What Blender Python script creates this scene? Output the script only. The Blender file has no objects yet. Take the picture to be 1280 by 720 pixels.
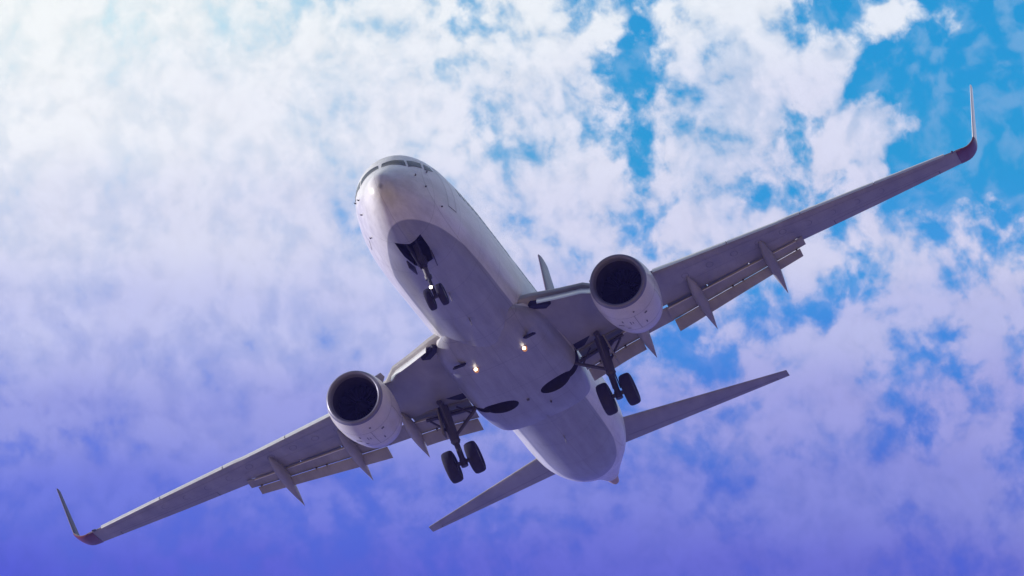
import bpy, bmesh, math, random
from mathutils import Vector, Matrix
PI = math.pi
C = bpy.context.scene.collection
scn = bpy.context.scene

# ------------------------------------------------------------------ placement
# Aircraft frame: x aft from the nose, y starboard, z up from the fuselage centre line.
PITCH = math.radians(3.5)
ALT = 84.0
M_AC = Matrix.Translation((0, 0, ALT)) @ Matrix.Rotation(PITCH, 4, 'Y')

# ------------------------------------------------------------------ camera
CR = ((0.2296491, -0.91033996, -0.34429994), (0.29724657, 0.40245436, -0.86583772), (0.92677169, 0.09649687, 0.36301871))
CC = (-180.82441306, -21.63536115, -76.58706105)
right, down, fwd = [(M_AC.to_3x3() @ Vector(r)).normalized() for r in CR]
cam = bpy.data.cameras.new('camera'); camo = bpy.data.objects.new('camera', cam); C.objects.link(camo)
rot = Matrix((right, -down, -fwd)).transposed()
camo.matrix_world = Matrix.Translation(M_AC @ Vector(CC)) @ rot.to_4x4()
cam.sensor_width = 36; cam.lens = 7757.8767 / 1280 * 36
cam.clip_start = 0.5; cam.clip_end = 60000
scn.camera = camo

# ------------------------------------------------------------------ sun
SUN_CAM = (-0.84, 0.04, 0.18)       # towards the sun: right, down, forward
sd = (right * SUN_CAM[0] + down * SUN_CAM[1] + fwd * SUN_CAM[2]).normalized()
sun = bpy.data.lights.new('sun', 'SUN'); sun.energy = 5.0; sun.angle = math.radians(0.6); sun.color = (1.0, 0.95, 0.88)
suno = bpy.data.objects.new('sun', sun); C.objects.link(suno)
suno.rotation_euler = sd.to_track_quat('Z', 'Y').to_euler()
suno.location = (0, 0, 200)

# ------------------------------------------------------------------ world
def s2l(c):
    r = []
    for v in c:
        v /= 255.0
        r.append(v / 12.92 if v <= 0.04045 else ((v + 0.055) / 1.055) ** 2.4)
    return tuple(r)

w = bpy.data.worlds.new('World'); scn.world = w; w.use_nodes = True
N = w.node_tree.nodes; L = w.node_tree.links
for n in list(N): N.remove(n)
out = N.new('ShaderNodeOutputWorld'); bg = N.new('ShaderNodeBackground'); bg.inputs[1].default_value = 1.0
L.new(bg.outputs[0], out.inputs[0])
tc = N.new('ShaderNodeTexCoord'); DIR = tc.outputs['Generated']
def setin(sock, v):
    if hasattr(v, 'is_output') or isinstance(v, bpy.types.NodeSocket): L.new(v, sock)
    else: sock.default_value = v
def mth(op, a, b=None, c=None, clamp=False):
    n = N.new('ShaderNodeMath'); n.operation = op; n.use_clamp = clamp
    setin(n.inputs[0], a)
    if b is not None: setin(n.inputs[1], b)
    if c is not None: setin(n.inputs[2], c)
    return n.outputs[0]
def vdot(a, v):
    n = N.new('ShaderNodeVectorMath'); n.operation = 'DOT_PRODUCT'; setin(n.inputs[0], a); n.inputs[1].default_value = v
    return n.outputs['Value']
def noise(scale, detail, rough, dist=0.0, vec=None, lac=2.0):
    n = N.new('ShaderNodeTexNoise'); n.inputs['Scale'].default_value = scale; n.inputs['Detail'].default_value = detail
    n.inputs['Roughness'].default_value = rough; n.inputs['Distortion'].default_value = dist; n.inputs['Lacunarity'].default_value = lac
    setin(n.inputs['Vector'], vec if vec is not None else DIR)
    return n
def mapr(v, a, b, c=0.0, d=1.0, smooth=True):
    n = N.new('ShaderNodeMapRange'); n.interpolation_type = 'SMOOTHSTEP' if smooth else 'LINEAR'
    for i, q in enumerate((v, a, b, c, d)): setin(n.inputs[i], q)
    return n.outputs[0]
def mix(f, a, b):
    n = N.new('ShaderNodeMix'); n.data_type = 'RGBA'
    setin(n.inputs[0], f)
    for s, v in ((n.inputs[6], a), (n.inputs[7], b)):
        if isinstance(v, bpy.types.NodeSocket): L.new(v, s)
        else: s.default_value = (*v, 1)
    return n.outputs[2]
def ramp(f, stops):
    n = N.new('ShaderNodeValToRGB'); n.color_ramp.interpolation = 'EASE'
    e = n.color_ramp.elements
    for i, (p, c) in enumerate(stops):
        el = e[i] if i < 2 else e.new(p)
        el.position = p; el.color = (*s2l(c), 1)
    L.new(f, n.inputs[0]); return n.outputs[0]
F = 7757.8767
def dirof(u, v):
    return (fwd + right * ((u - 640) / F) + down * ((v - 360) / F)).normalized()
# colour grade put into the sky: pale at the view's top, violet below
tu = vdot(DIR, tuple(right)); tv = vdot(DIR, tuple(down))
U = mapr(tu, -640 / F, 640 / F, smooth=False); V = mapr(tv, -360 / F, 360 / F, smooth=False)
wob = noise(40, 2, .5); wv = mth('MULTIPLY_ADD', wob.outputs[0], .12, -.06)
V = mth('ADD', V, wv); U = mth('ADD', U, wv)
cl = ramp(V, [(0, (247, 251, 250)), (1, (82, 90, 212)), (.2, (244, 247, 251)), (.40, (221, 224, 243)), (.57, (196, 200, 239)), (.72, (150, 156, 226)), (.85, (108, 120, 222))])
cr = ramp(V, [(0, (232, 238, 248)), (1, (108, 110, 208)), (.2, (216, 219, 242)), (.42, (210, 211, 238)), (.55, (184, 188, 232)), (.70, (160, 162, 224)), (.84, (138, 143, 217))])
bl = ramp(V, [(0, (206, 236, 244)), (1, (80, 98, 212)), (.25, (200, 222, 243)), (.42, (172, 196, 236)), (.6, (120, 146, 226)), (.75, (96, 120, 222)), (.87, (84, 106, 218))])
br = ramp(V, [(0, (28, 152, 214)), (1, (74, 92, 208)), (.25, (34, 154, 214)), (.45, (58, 152, 224)), (.6, (62, 136, 222)), (.75, (72, 118, 214)), (.87, (78, 106, 210))])
cloudc = mix(U, cl, cr)
bluec = mix(mapr(U, .05, .66), bl, br)
# clouds
def warp(scale, amt, detail=2, vec=None):
    wn = noise(scale, detail, .5, 0, vec)
    c0 = N.new('ShaderNodeVectorMath'); c0.operation = 'SUBTRACT'; L.new(wn.outputs['Color'], c0.inputs[0]); c0.inputs[1].default_value = (.5, .5, .5)
    ws = N.new('ShaderNodeVectorMath'); ws.operation = 'MULTIPLY_ADD'
    L.new(c0.outputs[0], ws.inputs[0]); ws.inputs[1].default_value = (amt, amt, amt)
    setin(ws.inputs[2], vec if vec is not None else DIR)
    return ws.outputs[0]
WD = warp(60, .009, 3)
nA = noise(85, 8, .585, 0, DIR).outputs[0]
nB = noise(240, 5, .50, 0, WD).outputs[0]
SP = [(100, 200, 420, .10), (380, 330, 230, .05), (1250, 90, 170, -.24), (1150, 80, 110, -.16), (1080, 85, 60, -.09), (1210, 200, 95, -.16), (1013, 28, 30, -.13), (1050, 15, 40, -.10),
      (795, 62, 40, -.24), (792, 110, 34, -.20), (770, 170, 36, -.16), (798, 190, 32, -.17), (806, 218, 26, -.16), (843, 262, 20, -.09), (812, 300, 26, -.10), (825, 5, 36, -.12), (728, 30, 22, -.06),
      (570, 15, 32, -.12), (582, 40, 24, -.08), (600, 185, 40, -.05), (555, 100, 26, -.05), (875, 60, 20, -.06), (862, 105, 16, -.06), (855, 160, 22, -.06),
      (910, 70, 90, .10), (900, 190, 90, .10), (940, 130, 60, .06), (690, 90, 80, .06), (700, 250, 100, .05), (890, 280, 70, .05),
      (1100, 28, 30, .30), (1040, 55, 34, .26), (1102, 150, 40, .34), (1035, 105, 36, .18), (1045, 160, 46, .16), (1148, 158, 14, .30), (1095, 207, 26, .24), (1140, 18, 14, .1),
      (945, 248, 26, -.15), (1005, 158, 34, -.22), (1000, 235, 24, -.09), (1070, 215, 26, -.10), (1150, 225, 40, -.07), (1160, 298, 18, -.09), (1090, 290, 18, -.08), (1070, 345, 40, -.09), (1210, 340, 30, -.04),
      (900, 430, 44, -.12), (850, 415, 30, -.09), (870, 450, 40, -.08), (1035, 390, 26, -.10), (1090, 445, 34, -.08), (965, 560, 30, -.09), (1000, 570, 22, -.07), (1195, 435, 34, -.07), (1255, 400, 40, -.05), (940, 500, 26, -.06),
      (1165, 545, 40, -.16), (1265, 582, 38, -.18), (1075, 345, 30, -.08), (1240, 230, 50, .05), (1215, 470, 30, -.07), (1050, 560, 20, -.07), (900, 590, 22, -.06), (1100, 640, 26, -.05),
      (1130, 290, 60, .06), (1240, 290, 60, .05), (1060, 480, 60, .05), (1120, 620, 120, .05), (970, 650, 120, .05), (1000, 300, 50, .05),
      (30, 520, 50, -.12), (60, 540, 40, -.06), (130, 590, 60, -.06), (455, 640, 70, -.12), (520, 665, 60, -.09), (380, 690, 90, -.10), (640, 700, 110, -.09), (20, 600, 80, -.07), (250, 570, 70, -.03), (240, 700, 90, -.04), (440, 280, 22, -.08)]
bias = mapr(U, .42, .8, .03, .0)
for (u, v, r, a) in SP:
    d = N.new('ShaderNodeVectorMath'); d.operation = 'DISTANCE'; L.new(WD, d.inputs[0])
    dd = dirof(u, v); d.inputs[1].default_value = (dd.x, dd.y, dd.z)
    m = mapr(d.outputs['Value'], 0, r * 1.6 / F, a, 0)
    bias = mth('ADD', bias, m)
a_ = mth('MULTIPLY_ADD', mth('SUBTRACT', nA, .5), .88, mth('MULTIPLY', mth('SUBTRACT', nB, .5), .52))
dens = mth('ADD', mth('ADD', a_, bias), mapr(V, .30, .80, .075, .13))
low = mapr(V, .5, .9)                       # the sheet is thinner and softer towards the bottom of the view
cover = mapr(dens, mth('MULTIPLY_ADD', low, -.05, -.085), mth('MULTIPLY_ADD', low, .03, .135))
# cloud body: puffs with thinner, bluer creases between them
crease = mth('MULTIPLY', mapr(a_, -.12, .10, 1, 0), mapr(mth('ABSOLUTE', mth('SUBTRACT', V, .3)), 0, .6, .28, .22))
cover = mth('MULTIPLY', cover, mth('SUBTRACT', 1.0, crease))
lumv = mapr(mth('MULTIPLY_ADD', nB, .6, mth('MULTIPLY', nA, .4)), .36, .62, .93, 1.02)
vm = N.new('ShaderNodeVectorMath'); vm.operation = 'SCALE'; L.new(cloudc, vm.inputs[0]); L.new(lumv, vm.inputs['Scale'])
cover = mth('MAXIMUM', cover, mapr(nB, .42, .68, .0, .16))
view = mix(cover, bluec, vm.outputs[0])
w.cycles.sampling_method = 'MANUAL'; w.cycles.sample_map_resolution = 512
# the clear-air part of the sky
sky = N.new('ShaderNodeTexSky'); sky.sky_type = 'NISHITA'; sky.sun_disc = False
sky.sun_elevation = math.asin(max(-1, min(1, sd.z))); sky.sun_rotation = math.atan2(sd.x, sd.y)
sc = N.new('ShaderNodeVectorMath'); sc.operation = 'SCALE'; L.new(sky.outputs[0], sc.inputs[0]); sc.inputs['Scale'].default_value = .004
# sky dimmed and tinted violet away from the camera's view, to lower the fill
fs = mapr(vdot(DIR, tuple(fwd)), .2, .97)
dm = mix(fs, (.17, .18, .31), (1, 1, 1))
vv = N.new('ShaderNodeVectorMath'); vv.operation = 'MULTIPLY'; L.new(view, vv.inputs[0]); L.new(dm, vv.inputs[1]); view = vv.outputs[0]
ad = N.new('ShaderNodeVectorMath'); ad.operation = 'ADD'; L.new(view, ad.inputs[0]); L.new(sc.outputs[0], ad.inputs[1])
# added warm glow, unseen, low ahead and to starboard, to tint the nose
gd = (M_AC.to_3x3() @ Vector((-.80, .60, -.02))).normalized()
gl = mapr(vdot(DIR, tuple(gd)), .90, .985)
gs = N.new('ShaderNodeVectorMath'); gs.operation = 'SCALE'; gs.inputs[0].default_value = (1.0, .48, .16); L.new(mth('MULTIPLY', gl, .7), gs.inputs['Scale'])
ad2 = N.new('ShaderNodeVectorMath'); ad2.operation = 'ADD'; L.new(ad.outputs[0], ad2.inputs[0]); L.new(gs.outputs[0], ad2.inputs[1])
L.new(ad2.outputs[0], bg.inputs[0])

scn.view_settings.view_transform = 'Standard'; scn.view_settings.look = 'None'
scn.view_settings.exposure = 0; scn.view_settings.gamma = 1; scn.view_settings.use_curve_mapping = False
scn.render.engine = 'CYCLES'

# ------------------------------------------------------------------ materials
def mat(name, col, rough=.4, metal=0.0, coat=0.0, emis=None, es=0.0, var=0.0, vscale=1.5, stretch=(1, 1, 1), dirt=None, bump=0.0):
    m = bpy.data.materials.new(name); m.use_nodes = True
    nt = m.node_tree; b = nt.nodes['Principled BSDF']
    b.inputs['Base Color'].default_value = (*col, 1); b.inputs['Roughness'].default_value = rough; b.inputs['Metallic'].default_value = metal
    b.inputs['Coat Weight'].default_value = coat; b.inputs['Coat Roughness'].default_value = .12
    if emis: b.inputs['Emission Color'].default_value = (*emis, 1); b.inputs['Emission Strength'].default_value = es
    if var > 0:
        t = nt.nodes.new('ShaderNodeTexCoord'); mp = nt.nodes.new('ShaderNodeMapping'); mp.inputs['Scale'].default_value = stretch
        n = nt.nodes.new('ShaderNodeTexNoise'); n.inputs['Scale'].default_value = vscale; n.inputs['Detail'].default_value = 7; n.inputs['Roughness'].default_value = .65
        r = nt.nodes.new('ShaderNodeMapRange'); r.inputs[1].default_value = .3; r.inputs[2].default_value = .7
        r.inputs[3].default_value = 1 - var; r.inputs[4].default_value = 1 + var * .5
        s = nt.nodes.new('ShaderNodeVectorMath'); s.operation = 'SCALE'; s.inputs[0].default_value = col
        nt.links.new(t.outputs['Object'], mp.inputs[0]); nt.links.new(mp.outputs[0], n.inputs['Vector']); nt.links.new(n.outputs[0], r.inputs[0])
        nt.links.new(r.outputs[0], s.inputs['Scale']); nt.links.new(s.outputs[0], b.inputs['Base Color'])
        r2 = nt.nodes.new('ShaderNodeMapRange'); r2.inputs[1].default_value = .3; r2.inputs[2].default_value = .7
        r2.inputs[3].default_value = rough * .85; r2.inputs[4].default_value = min(1, rough * 1.25)
        nt.links.new(n.outputs[0], r2.inputs[0]); nt.links.new(r2.outputs[0], b.inputs['Roughness'])
        if bump:
            bp = nt.nodes.new('ShaderNodeBump'); bp.inputs['Strength'].default_value = bump; bp.inputs['Distance'].default_value = .03
            nt.links.new(n.outputs[0], bp.inputs['Height']); nt.links.new(bp.outputs[0], b.inputs['Normal'])
    return m

GREY = (.285, .29, .35); WHITE = (.66, .66, .70)
Mgrey = mat('belly grey paint', GREY, .42, coat=.25, var=.12, vscale=.8, stretch=(.35, 1, 1))
Mwing = mat('wing grey paint', (.30, .29, .31), .48, coat=.05, var=.30, vscale=1.3, stretch=(.35, 1, 1))
Mwhite = mat('white gloss paint', WHITE, .3, coat=.4, var=.05, vscale=.7)
Mnac = mat('nacelle paint', (.58, .56, .58), .42, coat=.3, var=.12, vscale=1.6)
Mmetal = mat('bare aluminium', (.62, .62, .64), .38, metal=.75, var=.1, vscale=3)
Mslat = mat('slat metal', (.66, .66, .68), .42, metal=.5, var=.1, vscale=2)
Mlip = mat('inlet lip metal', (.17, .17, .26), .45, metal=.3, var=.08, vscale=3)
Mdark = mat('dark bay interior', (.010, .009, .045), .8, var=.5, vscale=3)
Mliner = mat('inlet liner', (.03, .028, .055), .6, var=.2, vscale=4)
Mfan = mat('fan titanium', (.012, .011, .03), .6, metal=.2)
Mtyre = mat('tyre rubber', (.013, .011, .045), .85, var=.3, vscale=6)
Mrim = mat('wheel hub', (.20, .20, .21), .5, metal=.4)
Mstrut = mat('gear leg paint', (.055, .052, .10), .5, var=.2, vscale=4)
Mchrome = mat('oleo chrome', (.6, .6, .62), .2, metal=1)
Mglass = mat('cockpit glass', (.008, .014, .04), .2); Mglass.node_tree.nodes['Principled BSDF'].inputs['IOR'].default_value = 1.12
Mred = mat('dark red winglet paint', (.13, .022, .022), .4, coat=.2, var=.3, vscale=3)
Mbladeshade = mat('shaded blade violet', (.06, .045, .11), .6)  # shade of the starboard blade put into its base colour
Mtail = mat('fin paint', (.07, .03, .10), .5, coat=.2, var=.05)
Mlamp = mat('lamp lens', (1, .95, .85), .2, emis=(1, .90, .74), es=7)
Mhous = mat('lamp glow amber', (.55, .22, .07), .4, emis=(1, .45, .15), es=.35)  # amber tint and weak emission stand in for the lamp's glow
Mline = mat('panel seam', (.10, .10, .12), .7)
Mexh = mat('exhaust metal', (.22, .20, .19), .4, metal=.8, var=.2)
Mapu = mat('tail cone paint', (.50, .36, .30), .5, var=.2)

def fus_mat():
    m = bpy.data.materials.new('fuselage livery'); m.use_nodes = True
    nt = m.node_tree; b = nt.nodes['Principled BSDF']; n_ = nt.nodes.new; k = nt.links.new
    t = n_('ShaderNodeTexCoord'); sx = n_('ShaderNodeSeparateXYZ'); k(t.outputs['Object'], sx.inputs[0])
    no = n_('ShaderNodeTexNoise'); no.inputs['Scale'].default_value = .9; no.inputs['Detail'].default_value = 7; k(t.outputs['Object'], no.inputs['Vector'])
    # the grey belly paint ends on a line that climbs along the upswept tail
    f = n_('ShaderNodeMapRange'); f.inputs[1].default_value = 24; f.inputs[2].default_value = 35; f.inputs[3].default_value = BELLY_Z; f.inputs[4].default_value = BELLY_Z2
    k(sx.outputs[0], f.inputs[0])
    f0 = n_('ShaderNodeMapRange'); f0.inputs[1].default_value = 0; f0.inputs[2].default_value = 6; f0.inputs[3].default_value = -.32; f0.inputs[4].default_value = 0
    k(sx.outputs[0], f0.inputs[0]); fa = n_('ShaderNodeMath'); k(f.outputs[0], fa.inputs[0]); k(f0.outputs[0], fa.inputs[1])
    sb = n_('ShaderNodeMath'); sb.operation = 'SUBTRACT'; k(fa.outputs[0], sb.inputs[0]); k(sx.outputs[2], sb.inputs[1])
    g = n_('ShaderNodeMapRange'); g.inputs[1].default_value = -.012; g.inputs[2].default_value = .012; k(sb.outputs[0], g.inputs[0])
    v = n_('ShaderNodeMapRange'); v.inputs[1].default_value = .3; v.inputs[2].default_value = .7; v.inputs[3].default_value = .93; v.inputs[4].default_value = 1.04
    k(no.outputs[0], v.inputs[0])
    # skin joints: thin circumferential and lengthwise seams
    wv = n_('ShaderNodeMath'); wv.operation = 'PINGPONG'; k(sx.outputs[0], wv.inputs[0]); wv.inputs[1].default_value = 1.27
    ln = n_('ShaderNodeMapRange'); ln.inputs[1].default_value = 0; ln.inputs[2].default_value = .022; ln.inputs[3].default_value = .60; ln.inputs[4].default_value = 1
    k(wv.outputs[0], ln.inputs[0])
    wy = n_('ShaderNodeMath'); wy.operation = 'PINGPONG'; k(sx.outputs[1], wy.inputs[0]); wy.inputs[1].default_value = .62
    ly = n_('ShaderNodeMapRange'); ly.inputs[1].default_value = 0; ly.inputs[2].default_value = .016; ly.inputs[3].default_value = .72; ly.inputs[4].default_value = 1
    k(wy.outputs[0], ly.inputs[0])
    mp = n_('ShaderNodeMapping'); mp.inputs['Scale'].default_value = (.22, 2.2, 2.2); k(t.outputs['Object'], mp.inputs[0])
    st = n_('ShaderNodeTexNoise'); st.inputs['Scale'].default_value = 1.4; st.inputs['Detail'].default_value = 6; st.inputs['Roughness'].default_value = .65; k(mp.outputs[0], st.inputs['Vector'])
    sr = n_('ShaderNodeMapRange'); sr.inputs[1].default_value = .38; sr.inputs[2].default_value = .62; sr.inputs[3].default_value = .84; sr.inputs[4].default_value = 1.05
    k(st.outputs[0], sr.inputs[0])
    m0 = n_('ShaderNodeMath'); m0.operation = 'MULTIPLY'; k(ly.outputs[0], m0.inputs[0]); k(sr.outputs[0], m0.inputs[1])
    m1 = n_('ShaderNodeMath'); m1.operation = 'MULTIPLY'; k(v.outputs[0], m1.inputs[0]); k(m0.outputs[0], m1.inputs[1])
    mm = n_('ShaderNodeMath'); mm.operation = 'MULTIPLY'; k(m1.outputs[0], mm.inputs[0]); k(ln.outputs[0], mm.inputs[1])
    mx = n_('ShaderNodeMix'); mx.data_type = 'RGBA'; k(g.outputs[0], mx.inputs[0]); mx.inputs[6].default_value = (*WHITE, 1); mx.inputs[7].default_value = (*GREY, 1)
    s = n_('ShaderNodeVectorMath'); s.operation = 'SCALE'; k(mx.outputs[2], s.inputs[0]); k(mm.outputs[0], s.inputs['Scale'])
    k(s.outputs[0], b.inputs['Base Color'])
    b.inputs['Roughness'].default_value = .40; b.inputs['Coat Weight'].default_value = .18; b.inputs['Coat Roughness'].default_value = .12
    return m
BELLY_Z = -1.38; BELLY_Z2 = -1.50

# ------------------------------------------------------------------ ground and water, unseen, their colours chosen for warm and violet bounce
def sheet(name, x0, x1, z, m, n=0.0):
    me = bpy.data.meshes.new(name)
    Y = 8000
    me.from_pydata([(x0 - n * Y, -Y, z), (x1, -Y, z), (x1, Y, z), (x0 + n * Y, Y, z)], [], [(0, 1, 2, 3)])
    me.materials.append(m)
    o = bpy.data.objects.new(name, me); C.objects.link(o); o['kind'] = 'structure'
    return o
Mgrd = mat('sandy ground', (.54, .38, .20), .9, var=.3, vscale=.05)
Mbounce = mat('violet bounce blue', (.11, .12, .50), .5, var=.25, vscale=.03, bump=.5)
sheet('ground', -8000, 8000, 0, Mgrd)
sheet('bounce_sea', 0, 8000, .03, Mbounce, -.25)  # sea added for violet bounce on the rear underside

# thin blue haze added round the scene to lift the darks to navy
hz = bpy.data.materials.new('haze air'); hz.use_nodes = True; hn = hz.node_tree.nodes
for n in list(hn):
    if n.type != 'OUTPUT_MATERIAL': hn.remove(n)
pv = hn.new('ShaderNodeVolumePrincipled'); pv.inputs['Color'].default_value = (.22, .20, 1.0, 1); pv.inputs['Density'].default_value = .00022; pv.inputs['Anisotropy'].default_value = 0
hz.node_tree.links.new(pv.outputs[0], [n for n in hn if n.type == 'OUTPUT_MATERIAL'][0].inputs['Volume'])
hb = bmesh.new(); r_ = bmesh.ops.create_cube(hb, size=1)
bmesh.ops.transform(hb, matrix=Matrix.Translation((0, 0, 54)) @ Matrix.Diagonal((18000, 18000, 110, 1)), verts=hb.verts)
hm = bpy.data.meshes.new('haze'); hb.to_mesh(hm); hb.free(); hm.materials.append(hz)
ho = bpy.data.objects.new('haze', hm); C.objects.link(ho); ho['kind'] = 'stuff'

# ------------------------------------------------------------------ mesh helpers
ORG = Vector((19.5, 0, -3.9))
root = bpy.data.objects.new('airliner', None); C.objects.link(root)
root.matrix_world = M_AC @ Matrix.Translation(ORG)
root['label'] = 'white twin-engine airliner with grey belly, wheels down, flying overhead against the clouds'
root['category'] = 'airplane'

def link(name, bm, mats, parent=None, smooth=True, angle=40):
    bmesh.ops.recalc_face_normals(bm, faces=bm.faces)
    me = bpy.data.meshes.new(name); bm.to_mesh(me); bm.free()
    for m in (mats if isinstance(mats, (list, tuple)) else [mats]): me.materials.append(m)
    if smooth:
        for p in me.polygons: p.use_smooth = True
        me.set_sharp_from_angle(angle=math.radians(angle))
    o = bpy.data.objects.new(name, me); C.objects.link(o)
    o.parent = parent or root
    if o.parent is root: o.location = -ORG
    return o
def loft(bm, rings, caps=True, mi=0):
    vs = [[bm.verts.new(p) for p in r] for r in rings]
    n = len(rings[0])
    for a, b in zip(vs[:-1], vs[1:]):
        for i in range(n):
            j = (i + 1) % n
            f = bm.faces.new((a[i], a[j], b[j], b[i])); f.material_index = mi
    if caps:
        for r in (vs[0][::-1], vs[-1]):
            f = bm.faces.new(r); f.material_index = mi
    return vs
def box(bm, c, s, R=None, mi=0, bev=0.0):
    r = bmesh.ops.create_cube(bm, size=1)
    M = Matrix.Translation(c) @ (R.to_4x4() if R else Matrix()) @ Matrix.Diagonal((*s, 1))
    bmesh.ops.transform(bm, matrix=M, verts=r['verts'])
    for f in set(f for v in r['verts'] for f in v.link_faces): f.material_index = mi
    if bev:
        es = list(set(e for v in r['verts'] for e in v.link_edges))
        bmesh.ops.bevel(bm, geom=es, offset=bev, segments=2, affect='EDGES')
def tube(bm, a, b, r0, r1=None, n=16, mi=0):
    a = Vector(a); b = Vector(b); r1 = r0 if r1 is None else r1
    q = (b - a).to_track_quat('Z', 'Y')
    rings = []
    for p, r in ((a, r0), (b, r1)):
        rings.append([p + q @ Vector((math.cos(t) * r, math.sin(t) * r, 0)) for t in [2 * PI * i / n for i in range(n)]])
    loft(bm, rings, True, mi)
def lathe(bm, prof, c, axis='X', n=48, mi=0, flat=1.0, closed=False):
    rings = []
    for (x, r) in prof:
        ring = []
        for i in range(n):
            t = 2 * PI * i / n; y = math.sin(t) * r; z = math.cos(t) * r
            if z < 0: z *= flat
            ring.append(Vector((c[0] + x, c[1] + y, c[2] + z)) if axis == 'X' else Vector((c[0] + y, c[1] + x, c[2] + z)))
        rings.append(ring)
    if closed: rings.append(rings[0])
    vs = [[bm.verts.new(p) for p in r] for r in (rings[:-1] if closed else rings)]
    if closed: vs.append(vs[0])
    for a, b in zip(vs[:-1], vs[1:]):
        for i in range(n):
            j = (i + 1) % n
            f = bm.faces.new((a[i], a[j], b[j], b[i])); f.material_index = mi
    return vs
def prism(bm, poly, z0, z1, mi=0):
    loft(bm, [[Vector((x, y, z0)) for x, y in poly], [Vector((x, y, z1)) for x, y in poly]], True, mi)
def interp(tab, x):
    """monotone cubic through (x, v...) rows"""
    if x <= tab[0][0]: return tab[0][1:]
    if x >= tab[-1][0]: return tab[-1][1:]
    for i in range(len(tab) - 1):
        if tab[i][0] <= x <= tab[i + 1][0]: break
    a, b = tab[i], tab[i + 1]; h = b[0] - a[0]; t = (x - a[0]) / h
    res = []
    for k in range(1, len(a)):
        def sl(j):
            if j <= 0 or j >= len(tab) - 1:
                j0 = max(0, min(j, len(tab) - 1)); o = j0 + 1 if j0 == 0 else j0 - 1
                return (tab[o][k] - tab[j0][k]) / (tab[o][0] - tab[j0][0])
            s0 = (tab[j][k] - tab[j - 1][k]) / (tab[j][0] - tab[j - 1][0]); s1 = (tab[j + 1][k] - tab[j][k]) / (tab[j + 1][0] - tab[j][0])
            return 0 if s0 * s1 <= 0 else 2 * s0 * s1 / (s0 + s1)
        m0, m1 = sl(i), sl(i + 1)
        res.append((2 * t**3 - 3 * t**2 + 1) * a[k] + (t**3 - 2 * t**2 + t) * h * m0 + (-2 * t**3 + 3 * t**2) * b[k] + (t**3 - t**2) * h * m1)
    return res
def cutters(o, bms, mi=1):
    """subtract closed shapes from o one after another, the hole taking material slot mi"""
    bpy.context.view_layer.update()
    for b in bms:
        bmesh.ops.recalc_face_normals(b, faces=b.faces)
        for f in b.faces: f.material_index = mi
        me = bpy.data.meshes.new('hole'); b.to_mesh(me); b.free()
        for m in o.data.materials: me.materials.append(m)
        c = bpy.data.objects.new('hole', me); C.objects.link(c)
        c.parent = o.parent; c.location = o.location
        md = o.modifiers.new('hole', 'BOOLEAN'); md.operation = 'DIFFERENCE'; md.object = c; md.solver = 'EXACT'; md.material_mode = 'INDEX'
        dg = bpy.context.evaluated_depsgraph_get(); dg.update()
        new = bpy.data.meshes.new_from_object(o.evaluated_get(dg), depsgraph=dg)
        o.modifiers.clear()
        if len(new.polygons) > 20: o.data = new
        else: print('hole failed', o.name)
        bpy.data.objects.remove(c)
    for p in o.data.polygons: p.use_smooth = True
    o.data.set_sharp_from_angle(angle=math.radians(35))

# ------------------------------------------------------------------ fuselage
#       x     top    bot    half width  z of widest point
FUS = [(0.0, -.70, -.80, .05, -.75), (.06, -.50, -1.0, .22, -.75), (.2, -.30, -1.16, .39, -.73), (.5, -.10, -1.36, .56, -.68), (.9, .12, -1.54, .77, -.60),
       (1.3, .34, -1.66, 0.93, -.52), (1.65, .52, -1.74, 1.04, -.45), (2.1, .84, -1.81, 1.17, -.36), (2.6, 1.14, -1.87, 1.29, -.26),
       (3.1, 1.40, -1.92, 1.40, -.18), (4.0, 1.67, -1.97, 1.54, -.08), (5.2, 1.88, -2.0, 1.67, -.02), (6.8, 2.0, -2.01, 1.77, 0), (9, 2.0, -2.01, 1.82, 0),
       (26, 2.0, -2.01, 1.84, 0), (28, 1.99, -1.99, 1.84, .0), (30, 1.97, -1.83, 1.78, .02), (31, 1.93, -1.66, 1.69, .08), (32, 1.86, -1.42, 1.56, .15), (33, 1.76, -1.12, 1.39, .22),
       (34, 1.63, -.78, 1.19, .30), (35, 1.45, -.45, .96, .35), (36, 1.20, -.14, .70, .40), (36.7, .98, .04, .50, .42), (37.2, .80, .12, .36, .42)]
def side_shift(x):
    t = min(1, max(0, (x - 27) / 9)); u = min(1, max(0, (6.5 - x) / 4)); return .22 * t * t * (3 - 2 * t) - .10 * u * u * (3 - 2 * u)
def fus(x, a):
    t, b, hw, zc = interp(FUS, x)
    s, c = math.sin(a), math.cos(a)
    return Vector((x, hw * s + side_shift(x), zc + ((t - zc) if c > 0 else (zc - b)) * c))
def fusn(x, a):
    e = .01
    d1 = fus(x + e, a) - fus(x - e, a); d2 = fus(x, a + e) - fus(x, a - e)
    n = d2.cross(d1).normalized()
    p = fus(x, a); ctr = Vector((x, side_shift(x), interp(FUS, x)[3]))
    return n if n.dot(p - ctr) > 0 else -n
bm = bmesh.new()
xs = [0.0, .015, .03, .06, .1, .15, .2, .28, .38]
x = .5
while x < 7: xs.append(x); x += .12
while x < 24.9: xs.append(x); x += .6
while x < 37.2: xs.append(x); x += .3
xs.append(37.2)
NA = 96
vs = loft(bm, [[fus(x, 2 * PI * i / NA) for i in range(NA)] for x in xs], True)
fuselage = link('fuselage', bm, [fus_mat(), Mdark])
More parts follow.
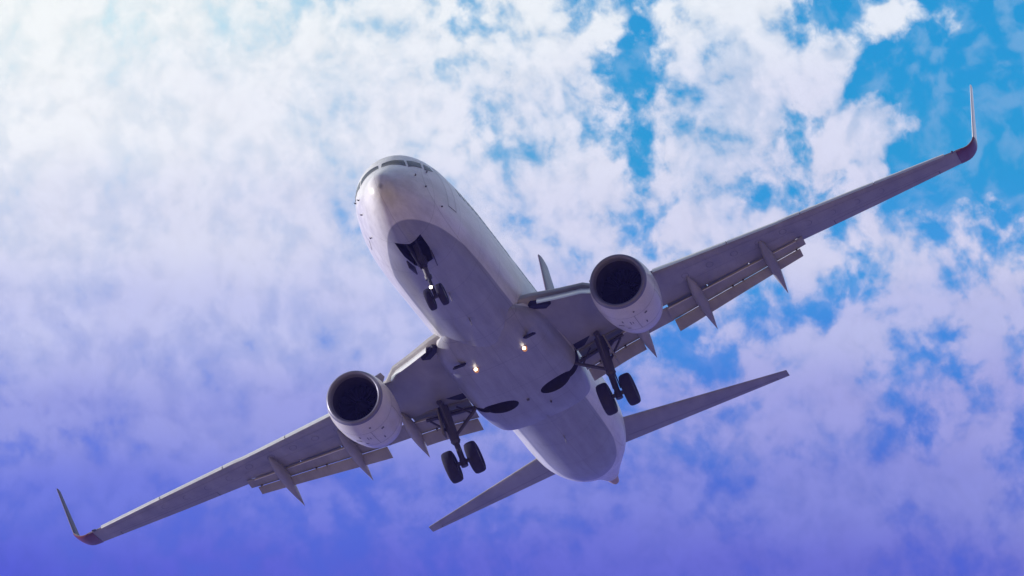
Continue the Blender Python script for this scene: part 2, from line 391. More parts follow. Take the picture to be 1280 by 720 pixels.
def patch(name, pts_xa, m, off=.006, n=8, parent=None, thick=.03):
    """a plate hugging the skin: corners given as (x, angle) of a quad"""
    bm = bmesh.new(); g = []
    (a, b, c, d) = pts_xa
    for i in range(n + 1):
        row = []
        for j in range(n + 1):
            s, t = i / n, j / n
            X = (1 - s) * ((1 - t) * a[0] + t * d[0]) + s * ((1 - t) * b[0] + t * c[0])
            A = (1 - s) * ((1 - t) * a[1] + t * d[1]) + s * ((1 - t) * b[1] + t * c[1])
            row.append(fus(X, A) + fusn(X, A) * off)
        g.append(row)
    vv = [[bm.verts.new(p) for p in r] for r in g]
    for i in range(n):
        for j in range(n): bm.faces.new((vv[i][j], vv[i + 1][j], vv[i + 1][j + 1], vv[i][j + 1]))
    bmesh.ops.recalc_face_normals(bm, faces=bm.faces)
    return link(name, bm, m, parent)
def on(parent, o):
    o.parent = parent; o.location = (0, 0, 0); return o
R_ = math.radians
for s in (1, -1):
    # windshield, sliding window, rear side window
    for q in ([(1.58, .05), (1.96, .06), (2.24, .66), (1.74, .85)],
              [(1.80, .91), (2.30, .72), (2.82, 1.01), (2.50, 1.17)],
              [(2.60, 1.23), (2.96, 1.05), (3.40, 1.14), (3.30, 1.28)]):
        on(fuselage, patch('cockpit_window', [(x, s * a) for x, a in q], Mglass, .008))
    # door outline as a thin seam frame
    bm = bmesh.new()
    xa, xb, za, zb = 3.75, 4.62, R_(64), R_(112)
    path = []
    for i in range(12): path.append((xa + (xb - xa) * i / 12, za))
    for i in range(20): path.append((xb, za + (zb - za) * i / 20))
    for i in range(12): path.append((xb - (xb - xa) * i / 12, zb))
    for i in range(20): path.append((xa, zb - (zb - za) * i / 20))
    cx, ca = (xa + xb) / 2, (za + zb) / 2
    P0 = [fus(x, s * a) + fusn(x, s * a) * .005 for x, a in path]
    P1 = [fus(cx + (x - cx) * .95, s * (ca + (a - ca) * .965)) + fusn(x, s * a) * .005 for x, a in path]
    va = [bm.verts.new(p) for p in P0]; vb = [bm.verts.new(p) for p in P1]
    for i in range(len(va)):
        j = (i + 1) % len(va); bm.faces.new((va[i], va[j], vb[j], vb[i]))
    on(fuselage, link('cabin_door', bm, Mline))
    # cabin windows
    for k in range(36):
        x = 5.9 + k * .508 + (.0 if k < 24 else .5)
        if 13.0 < x < 14.0: continue
        on(fuselage, patch('cabin_window', [(x - .12, s * 1.30), (x + .12, s * 1.30), (x + .12, s * 1.46), (x - .12, s * 1.46)], Mglass, .006, 3))
    for (x, a) in ((1.55, 1.35), (1.95, 1.72), (2.6, 1.30), (3.1, 2.05)):
        p = fus(x, s * a); n = fusn(x, s * a)
        bm = bmesh.new(); tube(bm, p, p + n * .045, .025, .02, 10); tube(bm, p + n * .045, p + n * .045 - Vector((.11, 0, 0)), .015, .009, 8)
        on(fuselage, link('pitot_probe', bm, Mline))
# blade aerials under the belly
for x, h in ((7.6, .30), (10.4, .26), (24.6, .28)):
    bm = bmesh.new()
    loft(bm, [[Vector((x + a, b, -1.99)) for a, b in ((0, 0), (.12, .02), (.34, 0), (.12, -.02))], [Vector((x + .12 + a * .55, b * .6, -2.0 - h)) for a, b in ((0, 0), (.12, .02), (.34, 0), (.12, -.02))]])
    on(fuselage, link('blade_antenna', bm, Mwing))
# nose gear bay
b1 = bmesh.new(); prism(b1, [(2.50, -.44), (2.72, 0), (2.50, .44), (3.6, .44), (4.5, .30), (4.5, -.30), (3.6, -.44)][::1], -2.6, -1.15)
cutb = [b1]
# ------------------------------------------------------------------ wing-body fairing
FAIR = [(12.4, 1.2, -1.45, -1.70), (13.2, 1.62, -1.25, -1.93), (14.2, 1.92, -1.0, -2.08), (15.5, 2.0, -.88, -2.17), (18, 2.06, -.85, -2.24), (19.4, 2.06, -.85, -2.25), (20.6, 2.03, -.95, -2.23), (21.6, 1.94, -1.1, -2.14), (22.5, 1.78, -1.3, -2.0)]
def fair(x, t):       # t from 0 (starboard top edge) to 1 (port top edge)
    hw, zt, zb = interp(FAIR, x)
    a = PI * t; c = math.cos(a); s = math.sin(a)
    e = .62
    return Vector((x, hw * math.copysign(abs(c) ** e, c), zt + (zb - zt) * abs(s) ** e))
bm = bmesh.new(); rings = []
x = 12.4
while x <= 22.51:
    hw, zt, zb = interp(FAIR, x)
    rings.append([fair(x, i / 40) for i in range(41)] + [Vector((x, -hw * .6, zt + .05)), Vector((x, hw * .6, zt + .05))])
    x += .3
loft(bm, rings)
fairing = link('belly_fairing', bm, [bpy.data.materials['fuselage livery'], Mdark])
wells = []
for s in (1, -1):
    b2 = bmesh.new(); b3 = bmesh.new()
    prism(b2, [(19.08 + .56 * math.cos(t), s * (1.03 + .60 * math.sin(t))) for t in [2 * PI * i / 32 for i in range(32)]], -3, -1.3)
    prism(b3, [(18.85, s * 1.4), (19.3, s * 1.3), (19.75, s * 2.3), (19.25, s * 2.3)], -3, -1.21)
    wells.append((b2, b3))
def cp(b): return b.copy()
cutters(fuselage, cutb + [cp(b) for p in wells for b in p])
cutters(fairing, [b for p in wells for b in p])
# ram air inlets (black slots) and landing lamps on the fairing
for s in (1, -1):
    bm = bmesh.new(); box(bm, (14.05, s * 1.30, -2.085), (.18, .50, .07), Matrix.Rotation(R_(38 * s), 3, 'Z') @ Matrix.Rotation(R_(-10*s), 3, 'X'), bev=.02)
    on(fairing, link('ram_air_inlet', bm, Mdark))
    bm = bmesh.new(); lathe(bm, [(0, .001), (0, .07), (.03, .085), (.12, .085), (.12, .001)], (14.72, s * .90, -2.18), mi=0, n=20)
    box(bm, (14.84, s * .90, -2.10), (.10, .18, .10), mi=0)
    lh = on(fairing, link('landing_light_housing', bm, Mhous))
    bm = bmesh.new(); lathe(bm, [(-.012, .001), (-.010, .04), (0, .055), (.02, .055)], (14.71, s * .90, -2.17), n=20)
    l = link('lens', bm, Mlamp, lh); l.location = (0, 0, 0)
    bm = bmesh.new(); tube(bm, (19.2, s * .1, -2.24), (19.2, s * .1, -2.30), .05) if s > 0 else tube(bm, (20.3, -.5, -2.2), (20.3, -.5, -2.3), .03)
    on(fairing, link('drain_mast', bm, Mline))
bm = bmesh.new(); box(bm, (21.9, .0, -2.11), (1.2, .10, .05), bev=.02); on(fairing, link('keel_strip', bm, Mgrey))

# ------------------------------------------------------------------ wings
ZR = -1.45; TD = (1.15 + 1.45) / 15.2
def wz(y): return ZR + TD * (y - 1.9)
#        y     LE     TE(lower)  t/c
WING = [(1.0, 12.6, 19.72, .125), (1.88, 13.25, 19.72, .125), (2.8, 14.10, 19.74, .12), (3.55, 14.75, 19.76, .12), (4.05, 15.75, 19.86, .12), (5.0, 16.60, 20.08, .115), (6.2, 17.25, 20.40, .11), (8.9, 18.68, 21.06, .105), (10.50, 19.52, 21.50, .10),
        (10.56, 19.55, 22.12, .10), (13.4, 21.03, 23.12, .10), (16.9, 22.88, 24.22, .095)]
def foil(le, te, z, y, tc, blunt=0.0, n=14, k=0.0):
    c = te - le; up = []; lo = []
    for i in range(n + 1):
        u = .5 - .5 * math.cos(PI * i / n)
        th = 5 * tc * (.2969 * math.sqrt(u) - .126 * u - .3516 * u * u + .2843 * u**3 - .1036 * u**4) * c
        th += blunt * u ** 3
        zz = z + tc * c * .42
        up.append(Vector((le + u * c, y, zz + th * 1.0 + blunt * .5 * u)))
        lo.append(Vector((le + u * c, y, zz - th * .78 + blunt * .5 * u)))
    return up[::-1] + lo[1:]
def wing_at(y):
    le, te, tc = interp([(r[0], r[1], r[2], r[3]) for r in WING], y) if False else lin(WING, y)
    return le, te, tc
def lin(tab, y):
    for a, b in zip(tab[:-1], tab[1:]):
        if y <= b[0] or b is tab[-1]:
            t = (y - a[0]) / (b[0] - a[0]); return [a[k] + (b[k] - a[k]) * t for k in range(1, len(a))]
def strip_section(p0, p1, th, s, n=7, round_le=True):
    """thin aerofoil ring between leading point p0 and trailing point p1 (same y)"""
    d = p1 - p0; c = d.length; dx = d.normalized(); nz = Vector((-dx.z, 0, dx.x))
    if nz.z < 0: nz = -nz
    up, lo = [], []
    for i in range(n + 1):
        u = .5 - .5 * math.cos(PI * i / n)
        t = th * (2.6 * math.sqrt(u) * (1 - u) + .05)
        up.append(p0 + d * u + nz * t * .75); lo.append(p0 + d * u - nz * t * .35)
    return up[::-1] + lo[1:]
for s in (1, -1):
    side = s
    bm = bmesh.new(); rings = []
    ys = [1.0, 1.88, 2.3, 2.8, 3.2, 3.55, 3.8, 4.05, 4.5, 5.0, 5.6, 6.2, 7, 8, 8.9, 9.7, 10.5, 10.56, 11.3, 12.2, 13.4, 14.3, 15.2, 16.1, 16.9]
    for y in ys:
        le, te, tc = lin(WING, y)
        rings.append(foil(le, te + (.05 if y < 10.52 else 0), wz(y), s * y, tc, .16 if y < 10.52 else .012))
    loft(bm, rings)
    wing = link('wing', bm, [Mwing, Mdark], angle=30)
    # gear bay in the lower wing skin
    b4 = bmesh.new(); prism(b4, [(18.86, s * 1.9), (19.60, s * 1.9), (19.62, s * 3.45), (19.0, s * 3.45)], -2.2, wz(2) + .32)
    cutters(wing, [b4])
    wing['label'] = 'starboard wing, lower in the picture, its underside in shade' if s > 0 else 'port wing, higher in the picture, reaching up to the right'
    # krueger flap at the root
    bm = bmesh.new(); rings = []
    for i in range(7):
        y = 2.05 + (3.72 - 2.05) * i / 6
        le, te, tc = lin(WING, y)
        zc = wz(y) + tc * (te - le) * .42
        p1 = Vector((le + .20, s * y, zc - .02)); p0 = Vector((le - .55, s * y, zc - .50))
        rings.append(strip_section(p0, p1, .05, s))
    loft(bm, rings); on(wing, link('krueger_flap', bm, Mwhite))
    bm = bmesh.new(); box(bm, (13.75, s * 1.98, wz(2) + .18), (.9, .36, .28), Matrix.Rotation(R_(43 * s), 3, 'Z'), bev=.03)
    on(wing, link('dark_gap_block', bm, Mdark))  # dark box stands in for the shaded gap beside the fuselage
    # slats, four outboard pieces
    for (ya, yb) in ((5.75, 8.35), (8.39, 11.0), (11.04, 13.7), (13.74, 16.3)):
        bm = bmesh.new(); rings = []
        for i in range(7):
            y = ya + (yb - ya) * i / 6
            le, te, tc = lin(WING, y); c = te - le if y > 10.52 else (te - le) * 1.25
            zc = wz(y) + tc * (te - le) * .42
            p0 = Vector((le - .16 - .02 * c, s * y, zc - .13)); p1 = Vector((le + .13 * c, s * y, zc + .085 * c * .8))
            d = p1 - p0; nz = Vector((-d.z, 0, d.x)).normalized()
            up, lo = [], []
            for k in range(9):
                u = k / 8; bul = .075 * math.sqrt(max(0, u)) * (1 - u) * 2.2
                up.append(p0 + d * u + nz * (bul + .012))
            for k in range(1, 8):
                u = k / 8; lo.append(p0 + d * u + nz * (.45 * .075 * math.sqrt(u) * (1 - u) * 2.2 - .01))
            rings.append(up[::-1] + lo)
        loft(bm, rings); on(wing, link('slat', bm, Mslat))
    # flaps: fore and aft element, inboard and outboard
    def flap(ya, yb, name, z_off=0):
        for el in (0, 1):
            bm = bmesh.new(); rings = []
            e0 = ya + (.0 if el == 0 else .06); e1 = yb - (0 if el == 0 else .25 if yb > 9 else .04)
            for i in range(9):
                y = e0 + (e1 - e0) * i / 8
                le, te, tc = lin(WING, min(y, 10.5))
                k = 1.0 if y < 5 else 1.0 - .36 * (y - 5.4) / 5
                x0 = te + .05; z0 = wz(y) + .01
                c1, a1 = .80 * k, R_(17); c2, a2 = .56 * k, R_(33)
                if el == 0:
                    p0 = Vector((x0, s * y, z0)); p1 = p0 + Vector((c1 * math.cos(a1), 0, -c1 * math.sin(a1)))
                    th = .10 * k
                else:
                    p0 = Vector((x0 + c1 * math.cos(a1) - .10, s * y, z0 - c1 * math.sin(a1) - .055)); p1 = p0 + Vector((c2 * math.cos(a2), 0, -c2 * math.sin(a2)))
                    th = .07 * k
                rings.append(strip_section(p0, p1, th, s))
            loft(bm, rings); o = on(wing, link(name, bm, Mwing))
    flap(2.06, 4.25, 'flap'); flap(5.45, 10.68, 'flap')
    # spoiler panels closing the upper side of the flap slot
    for ya, yb in ((2.1, 4.2), (5.5, 7.0), (7.03, 8.6), (8.63, 10.4)):
        bm = bmesh.new(); rings = []
        for y in (ya, yb):
            le, te, tc = lin(WING, y); zt = wz(y) + .17 + tc * .2
            rings.append([Vector((te - .05, s * y, zt)), Vector((te - .05, s * y, zt + .05)), Vector((te + .62, s * y, zt - .04)), Vector((te + .62, s * y, zt - .06))])
        loft(bm, rings); on(wing, link('spoiler', bm, Mwing))
    # exhaust gate panel behind the engine
    bm = bmesh.new(); rings = []
    for i in range(4):
        y = 4.27 + 1.20 * i / 3; le, te, tc = lin(WING, y)
        p0 = Vector((te + .07, s * y, wz(y) + .04)); rings.append(strip_section(p0, p0 + Vector((.95, 0, -.20)), .08, s))
    loft(bm, rings); on(wing, link('flap', bm, Mwing))
    # bright vane line in the flap cove and small hinge fittings
    for ya, yb in ((2.1, 4.2), (5.5, 10.4)):
        bm = bmesh.new()
        a = Vector((lin(WING, ya)[1] + .06, s * ya, wz(ya) - .035)); b = Vector((lin(WING, yb)[1] + .06, s * yb, wz(yb) - .035))
        tube(bm, a, b, .03, .024, 8); on(wing, link('flap_vane', bm, Mmetal))
    for y in (2.6, 3.6, 7.8, 8.2, 10.3):
        te = lin(WING, y)[1]; k = 1.0 if y < 5 else 1.0 - .36 * (y - 5.4) / 5
        bm = bmesh.new(); box(bm, (te + .07 + .74 * k, s * y, wz(y) - .25 * k), (.16, .07, .16), bev=.015); on(wing, link('flap_hinge', bm, Mstrut))
    # aileron seams
    bm = bmesh.new()
    def lowz(y, u):
        le, te, tc = lin(WING, y); f = foil(le, te, wz(y), s * y, tc, .012, 40); lo = f[41:]
        X = le + (te - le) * u; p = min(lo, key=lambda q: abs(q.x - X)); return Vector((X, s * y, p.z - .004))
    def seam(p, q, wd):
        d = (q - p).normalized(); n = Vector((-d.y, d.x, 0)) * wd
        v = [bm.verts.new(t) for t in (p - n, q - n, q + n, p + n)]; bm.faces.new(v)
    seam(lowz(11.9, .76), lowz(15.9, .74), .012); seam(lowz(11.9, .76), lowz(11.9, .985), .012); seam(lowz(15.9, .74), lowz(15.9, .985), .012)
    on(wing, link('aileron', bm, Mline, smooth=False))
    for u0, ya, yb in ((.17, 6.6, 16.2), (.60, 6.2, 16.3)):
        bm = bmesh.new(); pr = None
        for i in range(25):
            y = ya + (yb - ya) * i / 24; p = lowz(y, u0)
            if pr is not None: seam(pr, p, .008)
            pr = p
        on(wing, link('spar_seam', bm, bpy.data.materials['panel edge'] if 'panel edge' in bpy.data.materials else mat('panel edge', (.12, .12, .14), .6), smooth=False))
    # access panel ovals seen as faint seams
    for y in (6.6, 7.5, 8.4, 9.3, 10.2, 11.1, 12.0, 12.9, 13.8):
        p = lowz(y, .38); le, te, tc = lin(WING, y)
        bm = bmesh.new(); r0 = [bm.verts.new(p + Vector((.24 * math.cos(t), .13 * math.sin(t), -.002))) for t in [2 * PI * i / 20 for i in range(20)]]
        r1 = [bm.verts.new(p + Vector((.222 * math.cos(t), .115 * math.sin(t), -.002))) for t in [2 * PI * i / 20 for i in range(20)]]
        for i in range(20): bm.faces.new((r0[i], r0[(i + 1) % 20], r1[(i + 1) % 20], r1[i]))
        on(wing, link('access_panel', bm, mat('panel edge', (.12, .12, .14), .6) if 'panel edge' not in bpy.data.materials else bpy.data.materials['panel edge'], smooth=False))
    # flap track fairings
    for (y, tx, tz, ln) in ((4.36, 21.84, -1.78, 3.0), (6.64, 22.71, -1.39, 3.9), (9.36, 23.51, -.93, 3.9)):
        bm = bmesh.new(); rings = []
        x0 = tx - ln
        for i in range(22):
            u = i / 21
            X = x0 + ln * u
            zs = wz(y) + .06; sag = -.22 * math.sin(min(1, u / .6) * PI / 2)
            zc = zs + sag + (tz - (zs - .22)) * max(0, (u - .45) / .55) ** 1.25
            prof = math.sin(min(1, u / .45) * PI / 2) ** .75 * (1 if u < .55 else max(.02, 1 - ((u - .55) / .45) ** 1.35))
            w_, h_ = .19 * prof + .004, .30 * prof + .004
            rings.append([Vector((X, s * y + w_ * math.cos(t), zc + h_ * math.sin(t))) for t in [2 * PI * k / 20 for k in range(20)]])
        loft(bm, rings); on(wing, link('flap_track_fairing', bm, Mwing))
    # winglet: dark red blend, pale port blade, starboard blade with shade put into its colour
    base = Vector((22.88, s * 16.9, wz(16.9))); chord = 1.34
    def wl(u):     # u 0..1 along the span of the winglet
        if u < 0: return 22.88 + u * 2.6, 1.40 - u * .6, 16.9 + u * 5, wz(16.9 + u * 5) + .06, 0
        # arc bend then straight blade
        if u < .22:
            a = u / .22 * R_(68); r = .62
            y = 16.9 + r * math.sin(a); z = wz(16.9) + .06 + r * (1 - math.cos(a)); cant = a
        else:
            a = R_(68); r = .62; L_ = (u - .22) / .78 * 2.62
            y = 16.9 + r * math.sin(a) + L_ * math.cos(a) * (.62 if s < 0 else .42); z = wz(16.9) + .06 + r * (1 - math.cos(a)) + L_; cant = R_(76)
        le = 22.88 + .42 * min(1, u / .22) + max(0, u - .22) / .78 * 2.0
        ch = 1.40 - .38 * min(1, u / .22) - .50 * max(0, u - .22) / .78
        return le, ch, y, z, cant
    def wring(u):
        le, ch, y, z, cant = wl(u); up = []; lo = []
        for i in range(11):
            k = .5 - .5 * math.cos(PI * i / 10); th = .5 * ch * .1 * (2.6 * math.sqrt(k) * (1 - k) + .05)
            ny, nz = -math.sin(cant), math.cos(cant)
            up.append(Vector((le + k * ch, s * (y + ny * th), z + nz * th))); lo.append(Vector((le + k * ch, s * (y - ny * th), z - nz * th)))
        return up[::-1] + lo[1:]
    bm = bmesh.new()
    loft(bm, [wring(u) for u in (-.035, 0, .04, .08, .12, .16, .19, .22)])
    wg = on(wing, link('winglet', bm, Mred))
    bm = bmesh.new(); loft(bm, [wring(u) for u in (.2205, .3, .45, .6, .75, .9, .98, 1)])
    bl_ = link('blade', bm, Mwhite if s < 0 else Mbladeshade, wg); bl_.location = (0, 0, 0)
    bm = bmesh.new(); tube(bm, (22.7, s * 16.6, wz(16.6) + .05), (22.35, s * 16.62, wz(16.6) - .06), .05, .03, 10)
    on(wing, link('wingtip_light', bm, Mstrut))

# ------------------------------------------------------------------ engines
for s in (1, -1):
    c = (12.67, s * 4.87, -2.09)
    bm = bmesh.new()
    lathe(bm, [(.16, .985), (.4, 1.035), (.8, 1.075), (1.3, 1.09), (1.8, 1.075), (2.3, 1.03), (2.8, .96), (3.3, .87), (3.32, .85), (2.9, .80)], c, flat=.96, n=64)
    eng = link('engine', bm, Mnac)
    bm = bmesh.new()
    lathe(bm, [(.16, .985), (.08, .965), (.02, .93), (0, .895), (.015, .86), (.06, .825), (.14, .80), (.26, .785), (.26, .80), (.16, .97)], c, flat=.96, n=64)
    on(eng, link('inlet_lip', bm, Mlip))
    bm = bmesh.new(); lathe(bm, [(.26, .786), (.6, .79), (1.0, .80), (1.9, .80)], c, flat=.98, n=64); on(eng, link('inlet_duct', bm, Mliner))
    bm = bmesh.new()
    lathe(bm, [(1.35, .80), (1.36, .0005)], c, n=48)
    for k in range(24):
        a = 2 * PI * k / 24
        v = []
        for (r, da, x) in ((.25, -.03, 1.02), (.78, -.10, 1.05), (.78, .10, 1.30), (.25, .06, 1.22)):
            v.append(bm.verts.new((c[0] + x, c[1] + r * math.sin(a + da), c[2] + r * math.cos(a + da))))
        bm.faces.new(v)
    fan = on(eng, link('fan', bm, Mfan, smooth=False))
    bm = bmesh.new(); lathe(bm, [(.72, .002), (.80, .07), (.95, .16), (1.15, .25)], c, n=32); on(eng, link('spinner', bm, Mfan))
    bm = bmesh.new(); lathe(bm, [(2.6, .62), (3.3, .60), (3.9, .50), (4.35, .40), (4.36, .36), (4.1, .34)], c, n=40); lathe(bm, [(4.0, .30), (4.5, .20), (4.85, .04), (4.9, .001)], c, n=24)
    on(eng, link('exhaust_nozzle', bm, Mexh))
    bm = bmesh.new(); rings = []
    for (x, w_, zb, zt) in ((13.75, .05, -1.12, -.98), (14.3, .17, -1.2, -.84), (15.2, .21, -1.3, -.72), (16.3, .22, -1.4, -.62), (17.5, .2, -1.25, -.7), (18.6, .10, -1.05, -.8), (19.3, .02, -.98, -.85)):
        rings.append([Vector((x, c[1] + w_ * a, z)) for a, z in ((-1, zb), (-1, zt), (-.5, zt + .05), (.5, zt + .05), (1, zt), (1, zb), (.5, zb - .05), (-.5, zb - .05))])
    loft(bm, rings); on(eng, link('pylon', bm, Mwing))
    # chine on the inboard side
    bm = bmesh.new(); a = R_(-s * 48)
    def np_(x, r): return Vector((c[0] + x, c[1] + r * math.sin(a), c[2] + r * math.cos(a)))
    t_ = Vector((0, math.cos(a), -math.sin(a))) * .012
    pts = [np_(.85, 1.05), np_(1.25, 1.34), np_(1.75, 1.36), np_(1.95, 1.05)]
    loft(bm, [[p - t_ for p in pts], [p + t_ for p in pts]]); on(eng, link('nacelle_chine', bm, Mwing))
    # cowl seams and small marks
    bm = bmesh.new()
    for xx, rr in ((.95, 1.087), (2.42, 1.019)):
        vs = lathe(bm, [(xx, rr), (xx + .016, rr)], c, n=64, flat=.96)
    for a in (PI, PI * .64, PI * 1.36):
        for k in range(8):
            x0 = .95 + k * .18; x1 = x0 + .18
            def R2(x): return interp([(.4, 1.035), (.8, 1.075), (1.3, 1.09), (1.8, 1.075), (2.3, 1.03), (2.8, .96)], x)[0] + .004
            q = []
            for X, da in ((x0, -.006), (x1, -.006), (x1, .006), (x0, .006)):
                z = math.cos(a + da) * R2(X); z = z * .96 if z < 0 else z
                q.append(bm.verts.new((c[0] + X, c[1] + math.sin(a + da) * R2(X), c[2] + z)))
            bm.faces.new(q)
    on(eng, link('cowl_seam', bm, bpy.data.materials['panel edge'], smooth=False))
    for (X, A, wx, wa) in ((.62, PI * 1.02, .05, .03), (1.5, PI * .93, .16, .012), (1.52, PI * .955, .10, .012), (2.0, PI * 1.08, .12, .02), (1.75, PI * .82, .05, .09), (1.30, PI * .86, .10, .02), (2.1, PI * .88, .04, .05), (1.2, PI * 1.12, .06, .05)):
        bm = bmesh.new(); q = []
        for dx, da in ((-wx, -wa), (wx, -wa), (wx, wa), (-wx, wa)):
            r = R2(X + dx) + .002; z = math.cos(A + da) * r; z = z * .96 if z < 0 else z
            q.append(bm.verts.new((c[0] + X + dx, c[1] + math.sin(A + da) * r, c[2] + z)))
        bm.faces.new(q); on(eng, link('cowl_vent', bm, bpy.data.materials['panel edge'], smooth=False))

# ------------------------------------------------------------------ landing gear
def wheel(name, parent, c, r, w_):
    bm = bmesh.new(); h = w_ / 2
    tyre = [(-h * .72, r * .52), (-h * .96, r * .66), (-h, r * .80), (-h * .88, r * .93), (-h * .6, r * .985), (-h * .3, r), (0, r), (h * .3, r), (h * .6, r * .985), (h * .88, r * .93), (h, r * .80), (h * .96, r * .66), (h * .72, r * .52)]
    lathe(bm, tyre, c, 'Y', 40, 0)
    for k in (-1, 1):
        lathe(bm, [(k * h * .72, r * .52), (k * h * .60, r * .46), (k * h * .35, r * .40), (k * h * .35, r * .16), (k * h * .66, r * .13), (k * h * .66, .001)], c, 'Y', 40, 1)
    o = link(name, bm, [Mtyre, Mrim], parent)
    if parent is not root: o.location = (0, 0, 0)
    return o
for s in (1, -1):
    AX = Vector((19.30, s * 2.93 + .07, -3.38))
    top = Vector((19.30, s * 2.98, wz(3) + .05))
    bm = bmesh.new()
    mid = top.lerp(AX, .62)
    tube(bm, top, mid, .19, .165, 20); tube(bm, mid, mid.lerp(AX, .12), .18, .13, 20); tube(bm, mid.lerp(AX, .1), AX, .10, .10, 16)
    tube(bm, AX - Vector((0, .56, 0)), AX + Vector((0, .56, 0)), .075, .075, 14)
    tube(bm, AX + Vector((0, 0, -.16)), AX + Vector((0, 0, .12)), .13, .12, 14)
    # torque links behind the leg
    k1 = mid + Vector((.42, 0, -.22)); tube(bm, mid + Vector((.1, 0, .05)), k1, .05, .035, 8); tube(bm, k1, AX + Vector((.08, 0, .10)), .035, .05, 8)
    tube(bm, top + Vector((-.45, 0, .05)), top + Vector((.35, 0, .0)), .10, .10, 12)
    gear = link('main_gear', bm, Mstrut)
    bm = bmesh.new(); el = Vector((19.32, s * 2.1, -1.86)); tube(bm, (19.3, s * 1.62, -1.50), el, .06, .06, 10); tube(bm, el, mid + Vector((0, 0, .12)), .065, .055, 10)
    tube(bm, el, Vector((19.45, s * 2.55, wz(2.5))), .04, .03, 8)
    on(gear, link('side_brace', bm, Mstrut))
    bm = bmesh.new(); tube(bm, (19.78, s * 2.0, wz(2) - .10), (19.80, s * 3.75, wz(3.75) - .12), .075, .06, 10); tube(bm, top + Vector((.1, 0, -.55)), (19.80, s * 3.4, wz(3.4) - .12), .045, .04, 8)
    tube(bm, mid + Vector((0, 0, .30)), (19.75, s * 3.62, wz(3.6) - .2), .05, .04, 8)
    on(gear, link('walking_beam', bm, Mstrut))
    bm = bmesh.new(); tube(bm, top + Vector((-.4, 0, -.02)), mid + Vector((-.05, 0, .25)), .05, .05, 10); tube(bm, mid + Vector((.16, s * .1, .5)), mid + Vector((.14, s * .1, -.6)), .022, .022, 8); tube(bm, mid + Vector((-.13, -s * .08, .8)), AX + Vector((-.12, -s * .08, .2)), .018, .018, 8)
    on(gear, link('drag_brace', bm, Mstrut))
    bm = bmesh.new(); box(bm, (19.30, s * 3.22, top.z - .55), (.62, .04, 1.05), Matrix.Rotation(R_(7 * s), 3, 'X'), bev=.015); on(gear, link('gear_door', bm, Mwing))
    for k in (-1, 1): wheel('wheel', gear, AX + Vector((0, k * .43, 0)), .575, .42)
# nose gear
AX = Vector((4.03, 0, -3.40))
top = Vector((3.95, 0, -1.5))
bm = bmesh.new(); mid = top.lerp(AX, .62)
tube(bm, top, mid, .10, .095, 16); tube(bm, mid, AX, .06, .06, 14); tube(bm, AX - Vector((0, .27, 0)), AX + Vector((0, .27, 0)), .05, .05, 12); tube(bm, mid + Vector((0, 0, .05)), mid - Vector((0, 0, .07)), .13, .12, 14)
k1 = mid + Vector((-.22, 0, -.25)); tube(bm, mid + Vector((-.05, 0, 0)), k1, .035, .03, 8); tube(bm, k1, AX + Vector((-.05, 0, .08)), .03, .035, 8)
box(bm, (3.93, 0, -2.10), (.2, .34, .30), bev=.03)
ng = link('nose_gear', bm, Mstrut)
bm = bmesh.new()
for k in (-1, 1): tube(bm, (2.95, k * .18, -1.55), (3.9, k * .08, -2.35), .045, .045, 10)
on(ng, link('drag_brace', bm, Mdark))
for k in (-1, 1): wheel('wheel', ng, AX + Vector((0, k * .215, 0)), .37, .23)
bm = bmesh.new(); tl = Vector((3.82, .02, -3.10)); lathe(bm, [(0, .001), (0, .075), (.05, .09), (.12, .06), (.12, .001)], tl, n=20)
o = on(ng, link('taxi_light', bm, Mstrut))
bm = bmesh.new(); lathe(bm, [(-.02, .001), (-.018, .035), (-.004, .055), (.02, .055)], tl, n=20); l = link('lens', bm, Mlamp, o); l.location = (0, 0, 0)
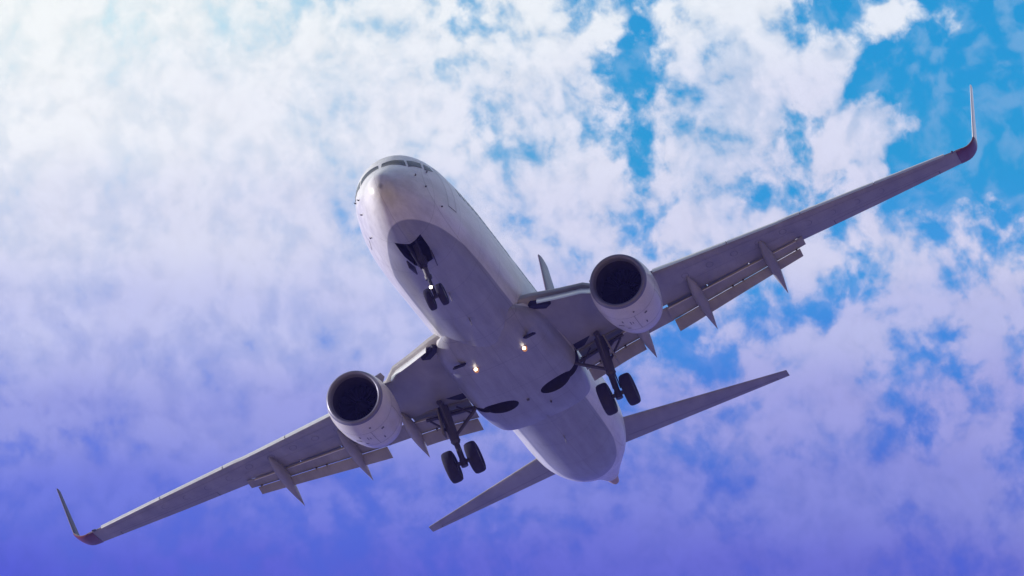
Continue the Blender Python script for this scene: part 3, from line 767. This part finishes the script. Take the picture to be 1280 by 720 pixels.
for k in (-1, 1):
    bm = bmesh.new()
    v = [Vector((3.75, k * .43, -1.95)), Vector((4.5, k * .35, -1.97)), Vector((4.5, k * .36, -2.24)), Vector((3.8, k * .44, -2.20))]
    t_ = Vector((0, .018, 0)); loft(bm, [[p - t_ for p in v], [p + t_ for p in v]]); on(fuselage, link('nose_gear_door', bm, Mstrut))

# ------------------------------------------------------------------ tail
for s in (1, -1):
    bm = bmesh.new(); rings = []
    for i in range(9):
        u = i / 8; y = .3 + 7.05 * u
        le = 32.15 + 5.25 * u; te = 35.15 + 2.95 * u
        rings.append(foil(le, te, .42 + TD * .78 * y + .0, s * y, .09, .01))
    loft(bm, rings); tp = link('tailplane', bm, Mwing, angle=30)
    bm = bmesh.new()
    def tz(y, u):
        k = (y - .3) / 7.05; le = 32.15 + 5.25 * k; te = 35.15 + 2.95 * k
        f = foil(le, te, .42 + TD * .78 * y, s * y, .09, .01, 40)[41:]; X = le + (te - le) * u
        p = min(f, key=lambda q: abs(q.x - X)); return Vector((X, s * y, p.z - .004))
    seam(tz(1.2, .7), tz(6.9, .68), .014); seam(tz(6.9, .68), tz(6.9, .98), .012)
    on(tp, link('elevator', bm, Mline, smooth=False))
bm = bmesh.new(); rings = []
for i in range(10):
    u = i / 9; z = 1.3 + 9.05 * u
    le = 31.2 + 7.8 * u; te = 37.0 + 3.7 * u
    c = te - le; ring = []
    for sg in (1, -1):
        rr = []
        for k in range(13):
            t = .5 - .5 * math.cos(PI * k / 12); th = 5 * .065 * (.2969 * math.sqrt(t) - .126 * t - .3516 * t * t + .2843 * t**3 - .1036 * t**4) * c
            rr.append(Vector((le + t * c, sg * th - .15 * u, z)))
        ring += rr if sg == 1 else rr[::-1][1:-1]
    rings.append(ring)
loft(bm, rings); tf = link('tail_fin', bm, Mtail)
bm = bmesh.new(); lathe(bm, [(0, .30), (.3, .27), (.8, .22), (1.25, .15), (1.25, .12), (1.0, .12)], (37.0, .24, .44), n=28); on(fuselage, link('tail_cone', bm, Mapu))
